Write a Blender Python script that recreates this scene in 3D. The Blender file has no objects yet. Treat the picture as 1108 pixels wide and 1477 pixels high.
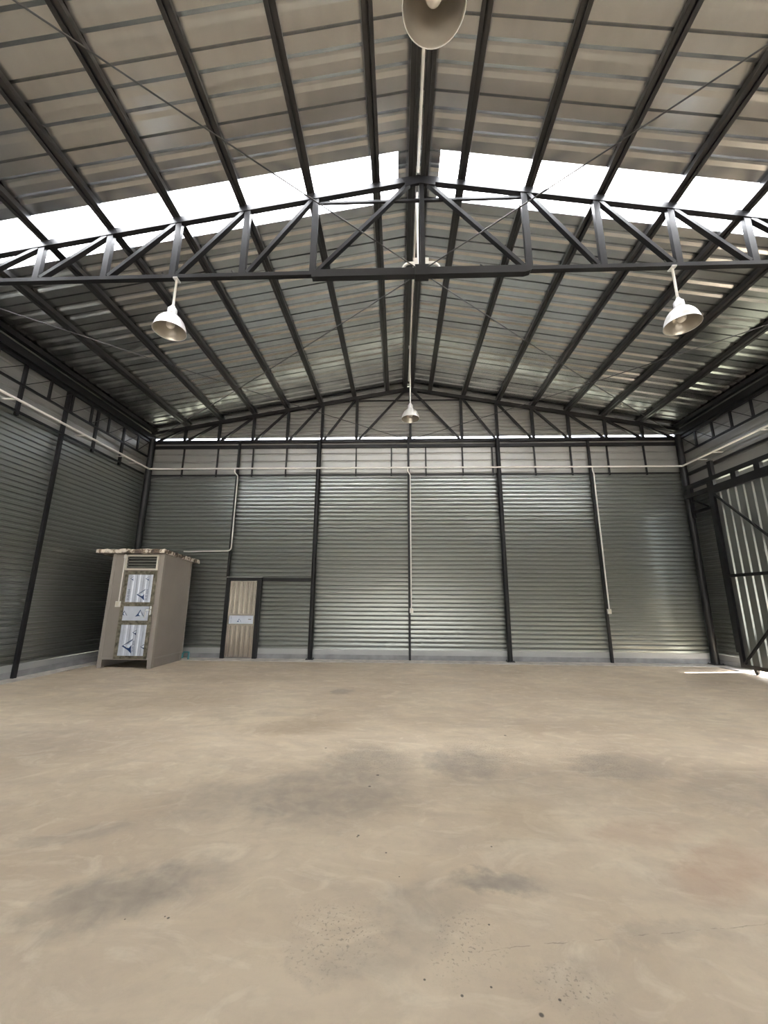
import bpy, bmesh, math, random
from mathutils import Vector, Matrix
random.seed(7)
SC = bpy.context.scene
COL = SC.collection

# ---------------------------------------------------------------- camera
F_PX = 570.03
YAW, PITCH, ROLL = 0.037496, 0.220039, 0.006717
CAM = Vector((-0.3017, -10.5583, 1.4811))
def camera():
    cy, sy, cp, sp = math.cos(YAW), math.sin(YAW), math.cos(PITCH), math.sin(PITCH)
    f = Vector((-sy * cp, cy * cp, sp)); r = Vector((cy, sy, 0)); u = r.cross(f)
    cr, sr = math.cos(ROLL), math.sin(ROLL)
    r2 = cr * r + sr * u; u2 = -sr * r + cr * u
    cd = bpy.data.cameras.new('camera'); co = bpy.data.objects.new('camera', cd); COL.objects.link(co)
    m = Matrix.Identity(4)
    for i in range(3):
        m[i][0], m[i][1], m[i][2], m[i][3] = r2[i], u2[i], -f[i], CAM[i]
    co.matrix_world = m
    cd.sensor_fit = 'HORIZONTAL'; cd.sensor_width = 36.0; cd.lens = F_PX / 1108 * 36.0
    cd.clip_start = 0.05; cd.clip_end = 400
    SC.camera = co
camera()

# ---------------------------------------------------------------- sky, sun, exposure
EXPOSURE = 4.72
def sky():
    w = bpy.data.worlds.new('sky'); SC.world = w; w.use_nodes = True
    nt = w.node_tree; nt.nodes.clear()
    out = nt.nodes.new('ShaderNodeOutputWorld'); bg = nt.nodes.new('ShaderNodeBackground')
    st = nt.nodes.new('ShaderNodeTexSky'); st.sky_type = 'NISHITA'; st.sun_disc = False
    st.sun_elevation = math.radians(64); st.sun_rotation = math.radians(82)
    st.air_density = 1.0; st.dust_density = 4.0; st.ozone_density = 1.0
    hs = nt.nodes.new('ShaderNodeHueSaturation'); hs.inputs['Saturation'].default_value = 0.35
    nt.links.new(st.outputs[0], hs.inputs['Color']); nt.links.new(hs.outputs[0], bg.inputs['Color'])
    bg.inputs['Strength'].default_value = 0.11
    nt.links.new(bg.outputs[0], out.inputs['Surface'])
sky()
def sun():
    l = bpy.data.lights.new('sun', 'SUN'); l.energy = 5.0; l.angle = math.radians(0.6); l.color = (1.0, 0.965, 0.91)
    o = bpy.data.objects.new('sun', l); COL.objects.link(o)
    d = Vector((-0.40, -0.05, -0.90)).normalized()
    o.rotation_euler = d.to_track_quat('-Z', 'Y').to_euler(); o.location = (12, 2, 22)
sun()
def portal(loc, rot, sx, sy):
    l = bpy.data.lights.new('portal', 'AREA'); l.shape = 'RECTANGLE'; l.size = sx; l.size_y = sy
    l.cycles.is_portal = True
    o = bpy.data.objects.new('portal', l); COL.objects.link(o); o.location = loc; o.rotation_euler = rot
Y_FRONT = -18.0
portal((0, Y_FRONT, 1.45), (math.radians(90), 0, 0), 9.6, 2.9)
SC.view_settings.view_transform = 'Standard'; SC.view_settings.look = 'None'
SC.view_settings.exposure = EXPOSURE; SC.view_settings.gamma = 1.0
SC.view_settings.use_curve_mapping = False
cy_ = SC.cycles
cy_.max_bounces = 12; cy_.diffuse_bounces = 6; cy_.glossy_bounces = 5; cy_.transmission_bounces = 6
cy_.blur_glossy = 0.8; cy_.sample_clamp_indirect = 8.0; cy_.use_denoising = True

# ---------------------------------------------------------------- materials
def srgb(r, g, b):
    def c(v):
        v /= 255.0
        return v / 12.92 if v <= 0.04045 else ((v + 0.055) / 1.055) ** 2.4
    return (c(r), c(g), c(b), 1.0)
def mat(name, col, rough=0.5, metal=0.0, var=0.12, scale=6.0, bump=0.0, stretch=(1, 1, 1), rvar=0.0, spec=0.5):
    m = bpy.data.materials.new(name); m.use_nodes = True
    nt = m.node_tree; b = nt.nodes['Principled BSDF']
    b.inputs['Metallic'].default_value = metal; b.inputs['Roughness'].default_value = rough
    b.inputs['Specular IOR Level'].default_value = spec
    tc = nt.nodes.new('ShaderNodeTexCoord'); mp = nt.nodes.new('ShaderNodeMapping'); mp.inputs['Scale'].default_value = stretch
    nz = nt.nodes.new('ShaderNodeTexNoise'); nz.inputs['Scale'].default_value = scale; nz.inputs['Detail'].default_value = 5
    nt.links.new(tc.outputs['Object'], mp.inputs['Vector']); nt.links.new(mp.outputs[0], nz.inputs['Vector'])
    rp = nt.nodes.new('ShaderNodeValToRGB')
    e = rp.color_ramp.elements; e[0].position = 0.3; e[1].position = 0.7
    e[0].color = tuple(c * (1 - var) for c in col[:3]) + (1,); e[1].color = tuple(min(1, c * (1 + var)) for c in col[:3]) + (1,)
    nt.links.new(nz.outputs['Fac'], rp.inputs['Fac']); nt.links.new(rp.outputs[0], b.inputs['Base Color'])
    if rvar:
        mr = nt.nodes.new('ShaderNodeMapRange'); mr.inputs['To Min'].default_value = rough - rvar; mr.inputs['To Max'].default_value = rough + rvar
        nt.links.new(nz.outputs['Fac'], mr.inputs['Value']); nt.links.new(mr.outputs[0], b.inputs['Roughness'])
    if bump:
        bp = nt.nodes.new('ShaderNodeBump'); bp.inputs['Strength'].default_value = bump; bp.inputs['Distance'].default_value = 0.01
        nt.links.new(nz.outputs['Fac'], bp.inputs['Height']); nt.links.new(bp.outputs[0], b.inputs['Normal'])
    return m
M = {}
M['steel'] = mat('dark_painted_steel', (0.011, 0.011, 0.0125, 1), 0.42, 0.0, 0.25, 3.0, spec=0.3)
M['purlin'] = mat('dark_purlin_steel', (0.023, 0.0225, 0.0225, 1), 0.33, 0.0, 0.2, 3.0)
M['roof'] = mat('galvalume_roof', (0.535, 0.54, 0.54, 1), 0.27, 1.0, 0.06, 2.2, 0.0, (3, 1, 1), 0.0)
M['wall'] = mat('galvalume_wall', (0.27, 0.281, 0.262, 1), 0.29, 0.75, 0.0, 1.2)
M['band'] = mat('upper_wall_sheet', (0.33, 0.325, 0.305, 1), 0.36, 0.5, 0.10, 1.0)
M['fascia'] = mat('plain_flashing', (0.36, 0.35, 0.33, 1), 0.55, 0.5, 0.08, 1.0)
M['flash'] = mat('base_flashing', (0.41, 0.41, 0.405, 1), 0.5, 0.3, 0.08, 1.0)
M['concrete'] = mat('kerb_concrete', (0.27, 0.27, 0.27, 1), 0.85, 0.0, 0.2, 4.0, 0.3)
M['strip'] = mat('edge_concrete', (0.54, 0.50, 0.45, 1), 0.85, 0.0, 0.22, 5.0, 0.3)
M['pvc'] = mat('white_pvc', (0.74, 0.72, 0.68, 1), 0.4, 0.0, 0.05, 3.0)
M['shade'] = mat('lamp_shade', (0.72, 0.72, 0.71, 1), 0.35, 0.25, 0.06, 8.0)
M['shade_in'] = mat('lamp_reflector', (0.36, 0.33, 0.285, 1), 0.28, 0.55, 0.06, 8.0)
M['bulb'] = mat('lamp_bulb', (0.78, 0.74, 0.67, 1), 0.15, 0.0, 0.02, 8.0)
M['cabin'] = mat('cabin_panel', (0.30, 0.268, 0.238, 1), 0.5, 0.1, 0.05, 2.0)
M['cabin_trim'] = mat('cabin_trim', (0.34, 0.307, 0.275, 1), 0.5, 0.15, 0.05, 2.0)
M['alu_white'] = mat('white_aluminium', (0.70, 0.66, 0.58, 1), 0.4, 0.0, 0.05, 2.0)
M['alu_dark'] = mat('bronze_aluminium', (0.21, 0.19, 0.15, 1), 0.32, 0.7, 0.5, 14.0)
M['film'] = mat('protective_film', (0.56, 0.60, 0.69, 1), 0.35, 0.15, 0.06, 6.0)
M['stainless'] = mat('stainless', (0.43, 0.385, 0.345, 1), 0.25, 0.85, 0.08, 3.0)
M['logo'] = mat('logo_blue', (0.012, 0.045, 0.16, 1), 0.4, 0.0, 0.1, 3.0)
M['logo_grey'] = mat('logo_grey', (0.16, 0.20, 0.30, 1), 0.4, 0.0, 0.1, 3.0)
M['logo_white'] = mat('logo_white', (0.70, 0.78, 0.90, 1), 0.4, 0.0, 0.05, 3.0)
M['glass'] = mat('louvre_glass', (0.22, 0.225, 0.205, 1), 0.12, 0.0, 0.1, 2.0)
M['painted_shade'] = mat('painted_dark_inside', (0.012, 0.012, 0.012, 1), 0.9, 0.0, 0.1, 2.0)  # near-black colour standing in for shade inside and under the cabin
M['teal'] = mat('teal_pvc', (0.06, 0.22, 0.24, 1), 0.4, 0.0, 0.08, 4.0)
M['rod'] = mat('brace_steel', (0.045, 0.043, 0.042, 1), 0.4, 0.4, 0.15, 6.0)
M['chrome'] = mat('chrome', (0.6, 0.6, 0.6, 1), 0.2, 1.0, 0.05, 3.0)
M['ground'] = mat('outside_concrete', (0.31, 0.295, 0.265, 1), 0.9, 0.0, 0.15, 0.7)
M['dark_ground'] = mat('outside_dark_ground', (0.075, 0.078, 0.055, 1), 0.95, 0.0, 0.35, 3.0)  # earth tone darkened to cut its reflection in the far roof
def skylight_mat():
    m = bpy.data.materials.new('translucent_sheet'); m.use_nodes = True
    nt = m.node_tree; nt.nodes.clear()
    out = nt.nodes.new('ShaderNodeOutputMaterial'); mix = nt.nodes.new('ShaderNodeMixShader')
    tl = nt.nodes.new('ShaderNodeBsdfTranslucent'); df = nt.nodes.new('ShaderNodeBsdfDiffuse')
    nz = nt.nodes.new('ShaderNodeTexNoise'); nz.inputs['Scale'].default_value = 3.0
    rp = nt.nodes.new('ShaderNodeValToRGB'); rp.color_ramp.elements[0].color = (0.80, 0.84, 0.90, 1); rp.color_ramp.elements[1].color = (0.88, 0.91, 0.96, 1)
    nt.links.new(nz.outputs['Fac'], rp.inputs['Fac']); nt.links.new(rp.outputs[0], tl.inputs['Color'])
    df.inputs['Color'].default_value = (0.85, 0.87, 0.9, 1)
    mix.inputs[0].default_value = 0.72
    nt.links.new(df.outputs[0], mix.inputs[1]); nt.links.new(tl.outputs[0], mix.inputs[2]); nt.links.new(mix.outputs[0], out.inputs['Surface'])
    return m
M['skylight'] = skylight_mat()
def mottled(name, cols, scale):
    m = bpy.data.materials.new(name); m.use_nodes = True
    nt = m.node_tree; b = nt.nodes['Principled BSDF']; b.inputs['Roughness'].default_value = 0.4
    tc = nt.nodes.new('ShaderNodeTexCoord'); nz = nt.nodes.new('ShaderNodeTexNoise')
    nz.inputs['Scale'].default_value = scale; nz.inputs['Detail'].default_value = 3; nz.inputs['Distortion'].default_value = 1.2
    nt.links.new(tc.outputs['Object'], nz.inputs['Vector'])
    rp = nt.nodes.new('ShaderNodeValToRGB'); cr = rp.color_ramp
    while len(cr.elements) < len(cols): cr.elements.new(0.5)
    for e, (p, c) in zip(cr.elements, cols): e.position = p; e.color = c
    nt.links.new(nz.outputs['Fac'], rp.inputs['Fac']); nt.links.new(rp.outputs[0], b.inputs['Base Color'])
    return m
M['stone_film'] = mottled('mottled_roof_edge', [(0.36, (0.06, 0.045, 0.035, 1)), (0.45, (0.14, 0.10, 0.075, 1)), (0.52, (0.33, 0.26, 0.19, 1)), (0.58, (0.70, 0.64, 0.55, 1))], 7.0)

# stains on the slab: x, y, radius x, radius y, rotation, strength, tint
STAINS = [(-1.72, -8.19, .36, .20, 25, .42, 0), (-1.48, -8.02, .26, .11, 8, .22, 0), (-1.95, -8.29, .20, .12, 20, .25, 0),
          (0.22, -8.01, .22, .085, 10, .42, 0), (-0.20, -8.25, .17, .22, -60, .22, 0), (-0.45, -8.52, .22, .10, 5, .20, 0),
          (-0.85, -7.05, .62, .45, 15, .34, 0), (-0.62, -6.55, .36, .50, -10, .32, 0), (0.32, -6.42, .34, .32, 5, .36, 0),
          (1.72, -6.45, .42, .26, 15, .32, 0), (2.5, -6.8, .60, .30, 20, .22, 0), (-1.6, -7.2, .45, .28, 10, .22, 0),
          (0.9, -6.75, 1.0, .30, 4, .16, 0), (3.4, -7.1, .8, .3, 15, .2, 0), (-2.4, -7.70, .30, .09, 25, .20, 0),
          (-1.5, -5.42, .55, .25, 12, .28, 1), (0.55, -7.38, .22, .28, -30, .20, 1), (-1.23, -3.56, .16, .18, 0, .35, 0),
          (1.55, -7.85, .36, .16, 30, .40, 2), (1.3, -7.50, .36, .12, 10, .22, 2), (-4.2, -4.2, 1.2, .5, 10, .2, 1), (-4.6, -6.2, 1.4, .6, 8, .2, 0),
          (-3.2, -2.6, 1.0, .3, 5, .2, 1), (2.8, -3.4, 1.0, .35, -5, .12, 1), (0.9, -8.32, .26, .06, 8, .16, 0), (0.42, -8.6, .2, .12, 30, .12, 0)]
SPECKS = [(-1.399, -8.340, .0065), (-1.42, -8.332, .004), (-1.599, -8.357, .004), (-0.485, -6.714, .014), (-0.563, -7.622, .008), (-0.569, -7.636, .006), (-0.379, -7.792, .006),
          (-0.54, -6.93, .011), (0.27, -7.70, .006), (0.12, -8.31, .005), (-0.06, -8.66, .006), (0.22, -8.72, .009), (0.06, -8.62, .005), (0.31, -8.66, .006), (-0.2, -8.60, .005),
          (-1.05, -6.1, .012), (0.9, -5.6, .015), (-0.3, -8.0, .004)]
def floor_mat():
    m = bpy.data.materials.new('stained_concrete_floor'); m.use_nodes = True
    nt = m.node_tree; N = nt.nodes; L = nt.links; b = N['Principled BSDF']
    b.inputs['Roughness'].default_value = 0.62; b.inputs['Specular IOR Level'].default_value = 0.35
    tc = N.new('ShaderNodeTexCoord'); P = tc.outputs['Object']
    def noise(s, d=6, dist=0.0, stretch=None):
        n = N.new('ShaderNodeTexNoise'); n.inputs['Scale'].default_value = s; n.inputs['Detail'].default_value = d; n.inputs['Distortion'].default_value = dist
        n.inputs['Roughness'].default_value = 0.6
        if stretch:
            mp = N.new('ShaderNodeMapping'); mp.inputs['Scale'].default_value = stretch[:3]; mp.inputs['Rotation'].default_value = (0, 0, stretch[3]); L.new(P, mp.inputs['Vector']); L.new(mp.outputs[0], n.inputs['Vector'])
        else: L.new(P, n.inputs['Vector'])
        return n.outputs['Fac']
    def mrange(v, a, bb, c, d):
        r = N.new('ShaderNodeMapRange'); r.inputs['From Min'].default_value = a; r.inputs['From Max'].default_value = bb; r.inputs['To Min'].default_value = c; r.inputs['To Max'].default_value = d
        L.new(v, r.inputs['Value']); return r.outputs[0]
    def mth(op, a, c):
        n = N.new('ShaderNodeMath'); n.operation = op
        for i, v in enumerate((a, c)):
            if isinstance(v, (int, float)): n.inputs[i].default_value = v
            else: L.new(v, n.inputs[i])
        return n.outputs[0]
    def mixc(f, a, c):
        n = N.new('ShaderNodeMix'); n.data_type = 'RGBA'
        if isinstance(f, (int, float)): n.inputs[0].default_value = f
        else: L.new(f, n.inputs[0])
        for i, v in ((6, a), (7, c)):
            if isinstance(v, tuple): n.inputs[i].default_value = v
            else: L.new(v, n.inputs[i])
        return n.outputs[2]
    base = mixc(mrange(noise(0.55, 8, 0.6), 0.35, 0.65, 0, 1), (0.50, 0.398, 0.285, 1), (0.65, 0.54, 0.395, 1))
    base = mixc(mrange(noise(1.7, 8, 1.0, (1, 2.2, 1, 0.25)), 0.40, 0.72, 0, 0.65), base, (0.44, 0.36, 0.275, 1))
    base = mixc(mrange(noise(2.6, 9, 1.5, (1, 1.6, 1, -0.3)), 0.52, 0.75, 0, 0.65), base, (0.72, 0.625, 0.475, 1))
    base = mixc(mrange(noise(14, 6), 0.5, 0.8, 0, 0.25), base, (0.34, 0.285, 0.225, 1))
    wob = N.new('ShaderNodeTexNoise'); wob.inputs['Scale'].default_value = 3.5; wob.inputs['Detail'].default_value = 6; wob.inputs['Roughness'].default_value = 0.65; L.new(P, wob.inputs['Vector'])
    sub = N.new('ShaderNodeVectorMath'); sub.operation = 'SUBTRACT'; L.new(wob.outputs['Color'], sub.inputs[0]); sub.inputs[1].default_value = (.5, .5, .5)
    scl = N.new('ShaderNodeVectorMath'); scl.operation = 'SCALE'; scl.inputs['Scale'].default_value = 0.45; L.new(sub.outputs[0], scl.inputs[0])
    add = N.new('ShaderNodeVectorMath'); add.operation = 'ADD'; L.new(P, add.inputs[0]); L.new(scl.outputs[0], add.inputs[1])
    blot = mrange(noise(7, 6, 0.5), 0.25, 0.65, 0.55, 1.15)
    tints = [(0.235, 0.205, 0.175, 1), (0.34, 0.255, 0.165, 1), (0.44, 0.30, 0.21, 1)]
    acc = [None, None, None]
    for (x, y, rx, ry, rot, s, t) in STAINS:
        mp = N.new('ShaderNodeMapping'); mp.vector_type = 'TEXTURE'
        mp.inputs['Location'].default_value = (x, y, 0); mp.inputs['Rotation'].default_value = (0, 0, math.radians(rot)); mp.inputs['Scale'].default_value = (rx * 1.35, ry * 1.35, 1)
        L.new(add.outputs[0], mp.inputs['Vector'])
        ln = N.new('ShaderNodeVectorMath'); ln.operation = 'LENGTH'; L.new(mp.outputs[0], ln.inputs[0])
        r = N.new('ShaderNodeMapRange'); r.interpolation_type = 'SMOOTHSTEP'
        r.inputs['From Min'].default_value = 0.45; r.inputs['From Max'].default_value = 1.15; r.inputs['To Min'].default_value = s * 1.5; r.inputs['To Max'].default_value = 0
        L.new(ln.outputs['Value'], r.inputs['Value'])
        acc[t] = r.outputs[0] if acc[t] is None else mth('MAXIMUM', acc[t], r.outputs[0])
    for t in range(3):
        base = mixc(mth('MULTIPLY', acc[t], blot), base, tints[t])
    # small dark pits
    sp = None
    for (x, y, rr) in SPECKS:
        d = N.new('ShaderNodeVectorMath'); d.operation = 'DISTANCE'; L.new(P, d.inputs[0]); d.inputs[1].default_value = (x, y, 0)
        v = mrange(d.outputs['Value'], rr * 0.7, rr * 1.25, 0.85, 0)
        sp = v if sp is None else mth('MAXIMUM', sp, v)
    base = mixc(sp, base, (0.06, 0.05, 0.045, 1))
    # hairline crack from one side of the slab and the pitted patch beside it
    sx = N.new('ShaderNodeSeparateXYZ'); L.new(P, sx.inputs[0])
    cn = mrange(noise(5, 5), 0.3, 0.7, -0.012, 0.012)
    dv = mth('ABSOLUTE', mth('ADD', mth('SUBTRACT', sx.outputs['Y'], mth('ADD', mth('MULTIPLY', sx.outputs['X'], 0.15), -8.46)), cn), 0)
    line = mrange(dv, 0.001, 0.003, 0.55, 0)
    line = mth('MULTIPLY', line, mth('MULTIPLY', mrange(sx.outputs['X'], 0.0, 0.12, 0, 1), mrange(sx.outputs['X'], 1.3, 1.5, 1, 0)))
    line = mth('MULTIPLY', line, mrange(noise(9, 3), 0.46, 0.56, 0.0, 1))
    base = mixc(line, base, (0.15, 0.125, 0.10, 1))
    pit = mrange(noise(60, 4), 0.57, 0.63, 0, 0.55)
    pm = None
    for (x, y, rx) in ((0.36, -8.60, .17), (-0.02, -8.42, .2), (-0.6, -8.38, .25), (-0.55, -6.3, .5), (0.5, -6.2, .6), (1.6, -6.3, .5)):
        d = N.new('ShaderNodeVectorMath'); d.operation = 'DISTANCE'; L.new(add.outputs[0], d.inputs[0]); d.inputs[1].default_value = (x, y, 0)
        v = mrange(d.outputs['Value'], rx * 0.3, rx * 1.1, 1, 0); pm = v if pm is None else mth('MAXIMUM', pm, v)
    base = mixc(mth('MULTIPLY', pit, pm), base, (0.16, 0.135, 0.11, 1))
    L.new(base, b.inputs['Base Color'])
    bp = N.new('ShaderNodeBump'); bp.inputs['Strength'].default_value = 0.25; bp.inputs['Distance'].default_value = 0.006
    L.new(mth('ADD', noise(22, 8), mth('MULTIPLY', noise(3, 4), 2.0)), bp.inputs['Height']); L.new(bp.outputs[0], b.inputs['Normal'])
    L.new(mrange(noise(2, 5), 0.3, 0.7, 0.5, 0.72), b.inputs['Roughness'])
    return m
M['floor'] = floor_mat()

# ---------------------------------------------------------------- mesh helpers
class MB:
    def __init__(s): s.v = []; s.f = []; s.mi = []; s.sm = []
    def add(s, vs, fs, mi=0, smooth=False):
        n = len(s.v); s.v += [tuple(p) for p in vs]
        for f in fs: s.f.append(tuple(i + n for i in f)); s.mi.append(mi); s.sm.append(smooth)
        return s
    def box(s, x0, x1, y0, y1, z0, z1, mi=0):
        vs = [(x, y, z) for z in (z0, z1) for y in (y0, y1) for x in (x0, x1)]
        return s.add(vs, [(0, 2, 3, 1), (4, 5, 7, 6), (0, 1, 5, 4), (2, 6, 7, 3), (0, 4, 6, 2), (1, 3, 7, 5)], mi)
    def prism(s, prof, o, ux, uy, ax, mi=0, smooth=False):
        o, ux, uy, ax = Vector(o), Vector(ux), Vector(uy), Vector(ax); n = len(prof)
        a = [o + ux * p[0] + uy * p[1] for p in prof]
        vs = a + [p + ax for p in a]
        fs = [(i, (i + 1) % n, n + (i + 1) % n, n + i) for i in range(n)] + [tuple(range(n))[::-1], tuple(range(n, 2 * n))]
        return s.add(vs, fs, mi, smooth)
    def bar(s, p, q, w, h, up=(0, 0, 1), mi=0):
        p, q = Vector(p), Vector(q); d = (q - p); t = d.normalized(); up = Vector(up)
        sx = t.cross(up).normalized(); sz = sx.cross(t).normalized()
        return s.prism([(-w / 2, -h / 2), (w / 2, -h / 2), (w / 2, h / 2), (-w / 2, h / 2)], p, sx, sz, d, mi)
    def tube(s, pts, r, n=10, mi=0, cap=True):
        pts = [Vector(p) for p in pts]; k = len(pts); rings = []
        up = Vector((0, 0, 1)); prev = None
        for i, p in enumerate(pts):
            t = ((pts[i] - pts[i - 1]).normalized() if i else Vector()) + ((pts[i + 1] - pts[i]).normalized() if i < k - 1 else Vector())
            t.normalize()
            a = prev - t * prev.dot(t) if prev is not None else (up.cross(t) if abs(t.z) < 0.95 else Vector((1, 0, 0)).cross(t))
            a.normalize(); prev = a; b = t.cross(a)
            rings.append([p + (a * math.cos(2 * math.pi * j / n) + b * math.sin(2 * math.pi * j / n)) * r for j in range(n)])
        vs = [v for R in rings for v in R]; fs = []
        for i in range(k - 1):
            for j in range(n): fs.append((i * n + j, i * n + (j + 1) % n, (i + 1) * n + (j + 1) % n, (i + 1) * n + j))
        s.add(vs, fs, mi, True)
        if cap:
            s.add(rings[0], [tuple(range(n))[::-1]], mi); s.add(rings[-1], [tuple(range(n))], mi)
        return s
    def lathe(s, prof, c=(0, 0, 0), n=28, mi=0):
        vs = []; fs = []; k = len(prof)
        for (r, z) in prof:
            for j in range(n):
                a = 2 * math.pi * j / n; vs.append((c[0] + r * math.cos(a), c[1] + r * math.sin(a), c[2] + z))
        for i in range(k - 1):
            for j in range(n): fs.append((i * n + j, i * n + (j + 1) % n, (i + 1) * n + (j + 1) % n, (i + 1) * n + j))
        return s.add(vs, fs, mi, True)
    def mesh(s, name, mats):
        me = bpy.data.meshes.new(name); me.from_pydata(s.v, [], s.f)
        for m in (mats if isinstance(mats, (list, tuple)) else [mats]): me.materials.append(m)
        me.polygons.foreach_set('material_index', s.mi); me.polygons.foreach_set('use_smooth', s.sm); me.update()
        bm = bmesh.new(); bm.from_mesh(me); bmesh.ops.recalc_face_normals(bm, faces=bm.faces); bm.to_mesh(me); bm.free()
        return me
    def build(s, name, mats, parent=None, loc=None, recenter=False):
        o = bpy.data.objects.new(name, s.mesh(name, mats)); COL.objects.link(o)
        if parent: o.parent = parent
        if loc: o.location = loc
        return o
def inst(name, me, parent, loc=(0, 0, 0), rot=(0, 0, 0)):
    o = bpy.data.objects.new(name, me); COL.objects.link(o); o.parent = parent; o.location = loc; o.rotation_euler = rot
    return o
def empty(name, loc=(0, 0, 0)):
    o = bpy.data.objects.new(name, None); COL.objects.link(o); o.location = loc; o.empty_display_size = 0.2
    return o
def tag(o, label, cat, group=None):
    o['label'] = label; o['category'] = cat
    if group: o['group'] = group
    return o
def thing(name, label, cat, loc=(0, 0, 0), group=None): return tag(empty(name, loc), label, cat, group)
def struct(o, label=None):
    o['kind'] = 'structure'
    if label: o['label'] = label
    return o
def copy_tree(o, parent=None):
    c = o.copy(); COL.objects.link(c)
    if parent: c.parent = parent
    for ch in list(o.children): copy_tree(ch, c)
    return c
def arc(c, r, a0, a1, ex, ez, n=8):
    c, ex, ez = Vector(c), Vector(ex), Vector(ez)
    return [c + ex * r * math.cos(math.radians(a0 + (a1 - a0) * i / n)) + ez * r * math.sin(math.radians(a0 + (a1 - a0) * i / n)) for i in range(n + 1)]

# ---------------------------------------------------------------- building dimensions
ZB = 5.95                     # truss bottom chord
EAVE, RISE = 6.12, 1.357      # underside of the rafters at |x| = 7.5 and their rise to the ridge
def U(x): return EAVE + RISE * (1 - abs(x) / 7.5)
SL = RISE / 7.5
YB0 = 0.06                    # inner face of the back wall sheets
Y_T = -5.93                   # near truss
XW = 7.58                     # inner face of the side wall sheets

# ---------------------------------------------------------------- ground, floor
g = struct(MB().box(-60, 60, -70, Y_FRONT - .02, -0.5, -0.06).build('ground', M['ground']), 'pale concrete yard in front of the shed')
g2 = struct(MB().box(-60, 60, Y_FRONT - .02, 50, -0.5, -0.07).build('ground', M['dark_ground']), 'dark olive ground beside and behind the shed')
fl = struct(MB().box(-7.75, 7.75, Y_FRONT, 0.14, -0.3, 0).build('floor', M['floor']), 'stained beige concrete slab')
b = MB().box(-7.55, 7.55, -0.42, 0.02, 0, 0.012); b.build('edge_strip', M['strip'], fl)
MB().box(-7.58, -7.24, Y_FRONT, -0.425, 0, 0.014).build('edge_strip', M['strip'], fl)
MB().box(7.24, 7.58, -1.1, -0.425, 0, 0.012).build('edge_strip', M['strip'], fl)

# ---------------------------------------------------------------- roof
PITCH_S = 0.67; N_RIB = 3
SEAM0 = -6.24
def roof_profile():
    p = [(0, .05), (.015, .05), (.015, 0)]; rp = PITCH_S / N_RIB
    for k in (1, 2):
        c = k * rp; p += [(c - .062, 0), (c - .016, .021), (c + .016, .021), (c + .062, 0)]
    return p + [(PITCH_S - .015, 0), (PITCH_S - .015, .05), (PITCH_S, .05)]
def roof_sheet_mesh(name, side, m, x0=0.0, x1=8.65):
    mb = MB(); pr = roof_profile(); vs = []; n = len(pr)
    for x in (x0, x1):
        for (y, z) in pr: vs.append((side * x, y, U(x) + 0.2 + z))
    mb.add(vs, [(i, i + 1, n + i + 1, n + i) for i in range(n - 1)])
    return mb.mesh(name, m)
ceil_root = struct(empty('ceiling'), 'pitched ceiling of ribbed metal roof sheets')
rs = {s: roof_sheet_mesh('roof_sheet', s, M['roof']) for s in (-1, 1)}
sk = {s: roof_sheet_mesh('skylight_sheet', s, M['skylight'], 0.30) for s in (-1, 1)}
skc = {s: roof_sheet_mesh('roof_sheet', s, M['roof'], 0.0, 0.30) for s in (-1, 1)}
k0 = int(math.floor((Y_FRONT - SEAM0) / PITCH_S))
for k in range(k0, 10):
    y = SEAM0 + k * PITCH_S
    if y > 0.3: break
    for s in (-1, 1):
        if k == 0:
            o = inst('skylight_sheet', sk[s], ceil_root, (0, y, 0)); o['label'] = 'white translucent skylight sheet'
            inst('ridge_patch', skc[s], ceil_root, (0, y, 0))['label'] = 'short grey sheet beside the ridge'
        else: inst('roof_sheet', rs[s], ceil_root, (0, y, 0))
b = MB(); b.prism([(-.28, U(.28) + .262), (0, U(0) + .262), (.28, U(.28) + .262), (.28, U(.28) + .267), (0, U(0) + .267), (-.28, U(.28) + .267)], (0, Y_FRONT, 0), (1, 0, 0), (0, 0, 1), (0, 18.4, 0))
b.build('ridge_cap', M['roof'], ceil_root)

# ---------------------------------------------------------------- corrugated wall sheets
FP = 0.110
FINE_SIDE = [(0, 0), (.050, 0), (.064, .036), (.098, .036)]
FINE = [(0, 0), (.044, .0022), (.088, .036), (.100, .036)]
WIDE = [(0, 0), (.150, 0), (.175, .028), (.195, .028)]; WP = 0.220
def profile(z0, z1, base, pitch):
    out = []; z = z0
    while z < z1 - 1e-6:
        for (dz, d) in base:
            if z + dz < z1: out.append((z + dz, d))
        z += pitch
    out.append((z1, 0)); return out
def sheet_back(z0, z1, base, pitch, xl, y):
    mb = MB(); pr = profile(z0, z1, base, pitch); n = len(pr)
    vs = [(-xl(z), y + d, z) for z, d in pr] + [(xl(z), y + d, z) for z, d in pr]
    return mb.add(vs, [(i, i + 1, n + i + 1, n + i) for i in range(n - 1)], 0, False)
def sheet_side(z0, z1, base, pitch, side, y0, y1, x=XW):
    mb = MB(); pr = profile(z0, z1, base, pitch); n = len(pr)
    vs = [(side * (x + d), y0, z) for z, d in pr] + [(side * (x + d), y1, z) for z, d in pr]
    return mb.add(vs, [(i, i + 1, n + i + 1, n + i) for i in range(n - 1)], 0, False)
wb = struct(empty('wall_back'), 'grey corrugated end wall')
zz = 0.25
while zz < 4.9:                                           # seven-rib sheets laid one above the other
    z1 = min(zz + 7 * FP, 4.93); sheet_back(zz, z1, FINE, FP, lambda z: 7.62, YB0).build('wall_sheet', M['wall'], wb); zz = z1
zz = 4.93
for z1 in (5.37, 5.81, 6.01): sheet_back(zz, z1, WIDE, WP, lambda z: 7.62, YB0).build('wall_sheet', M['band'], wb); zz = z1
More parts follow.
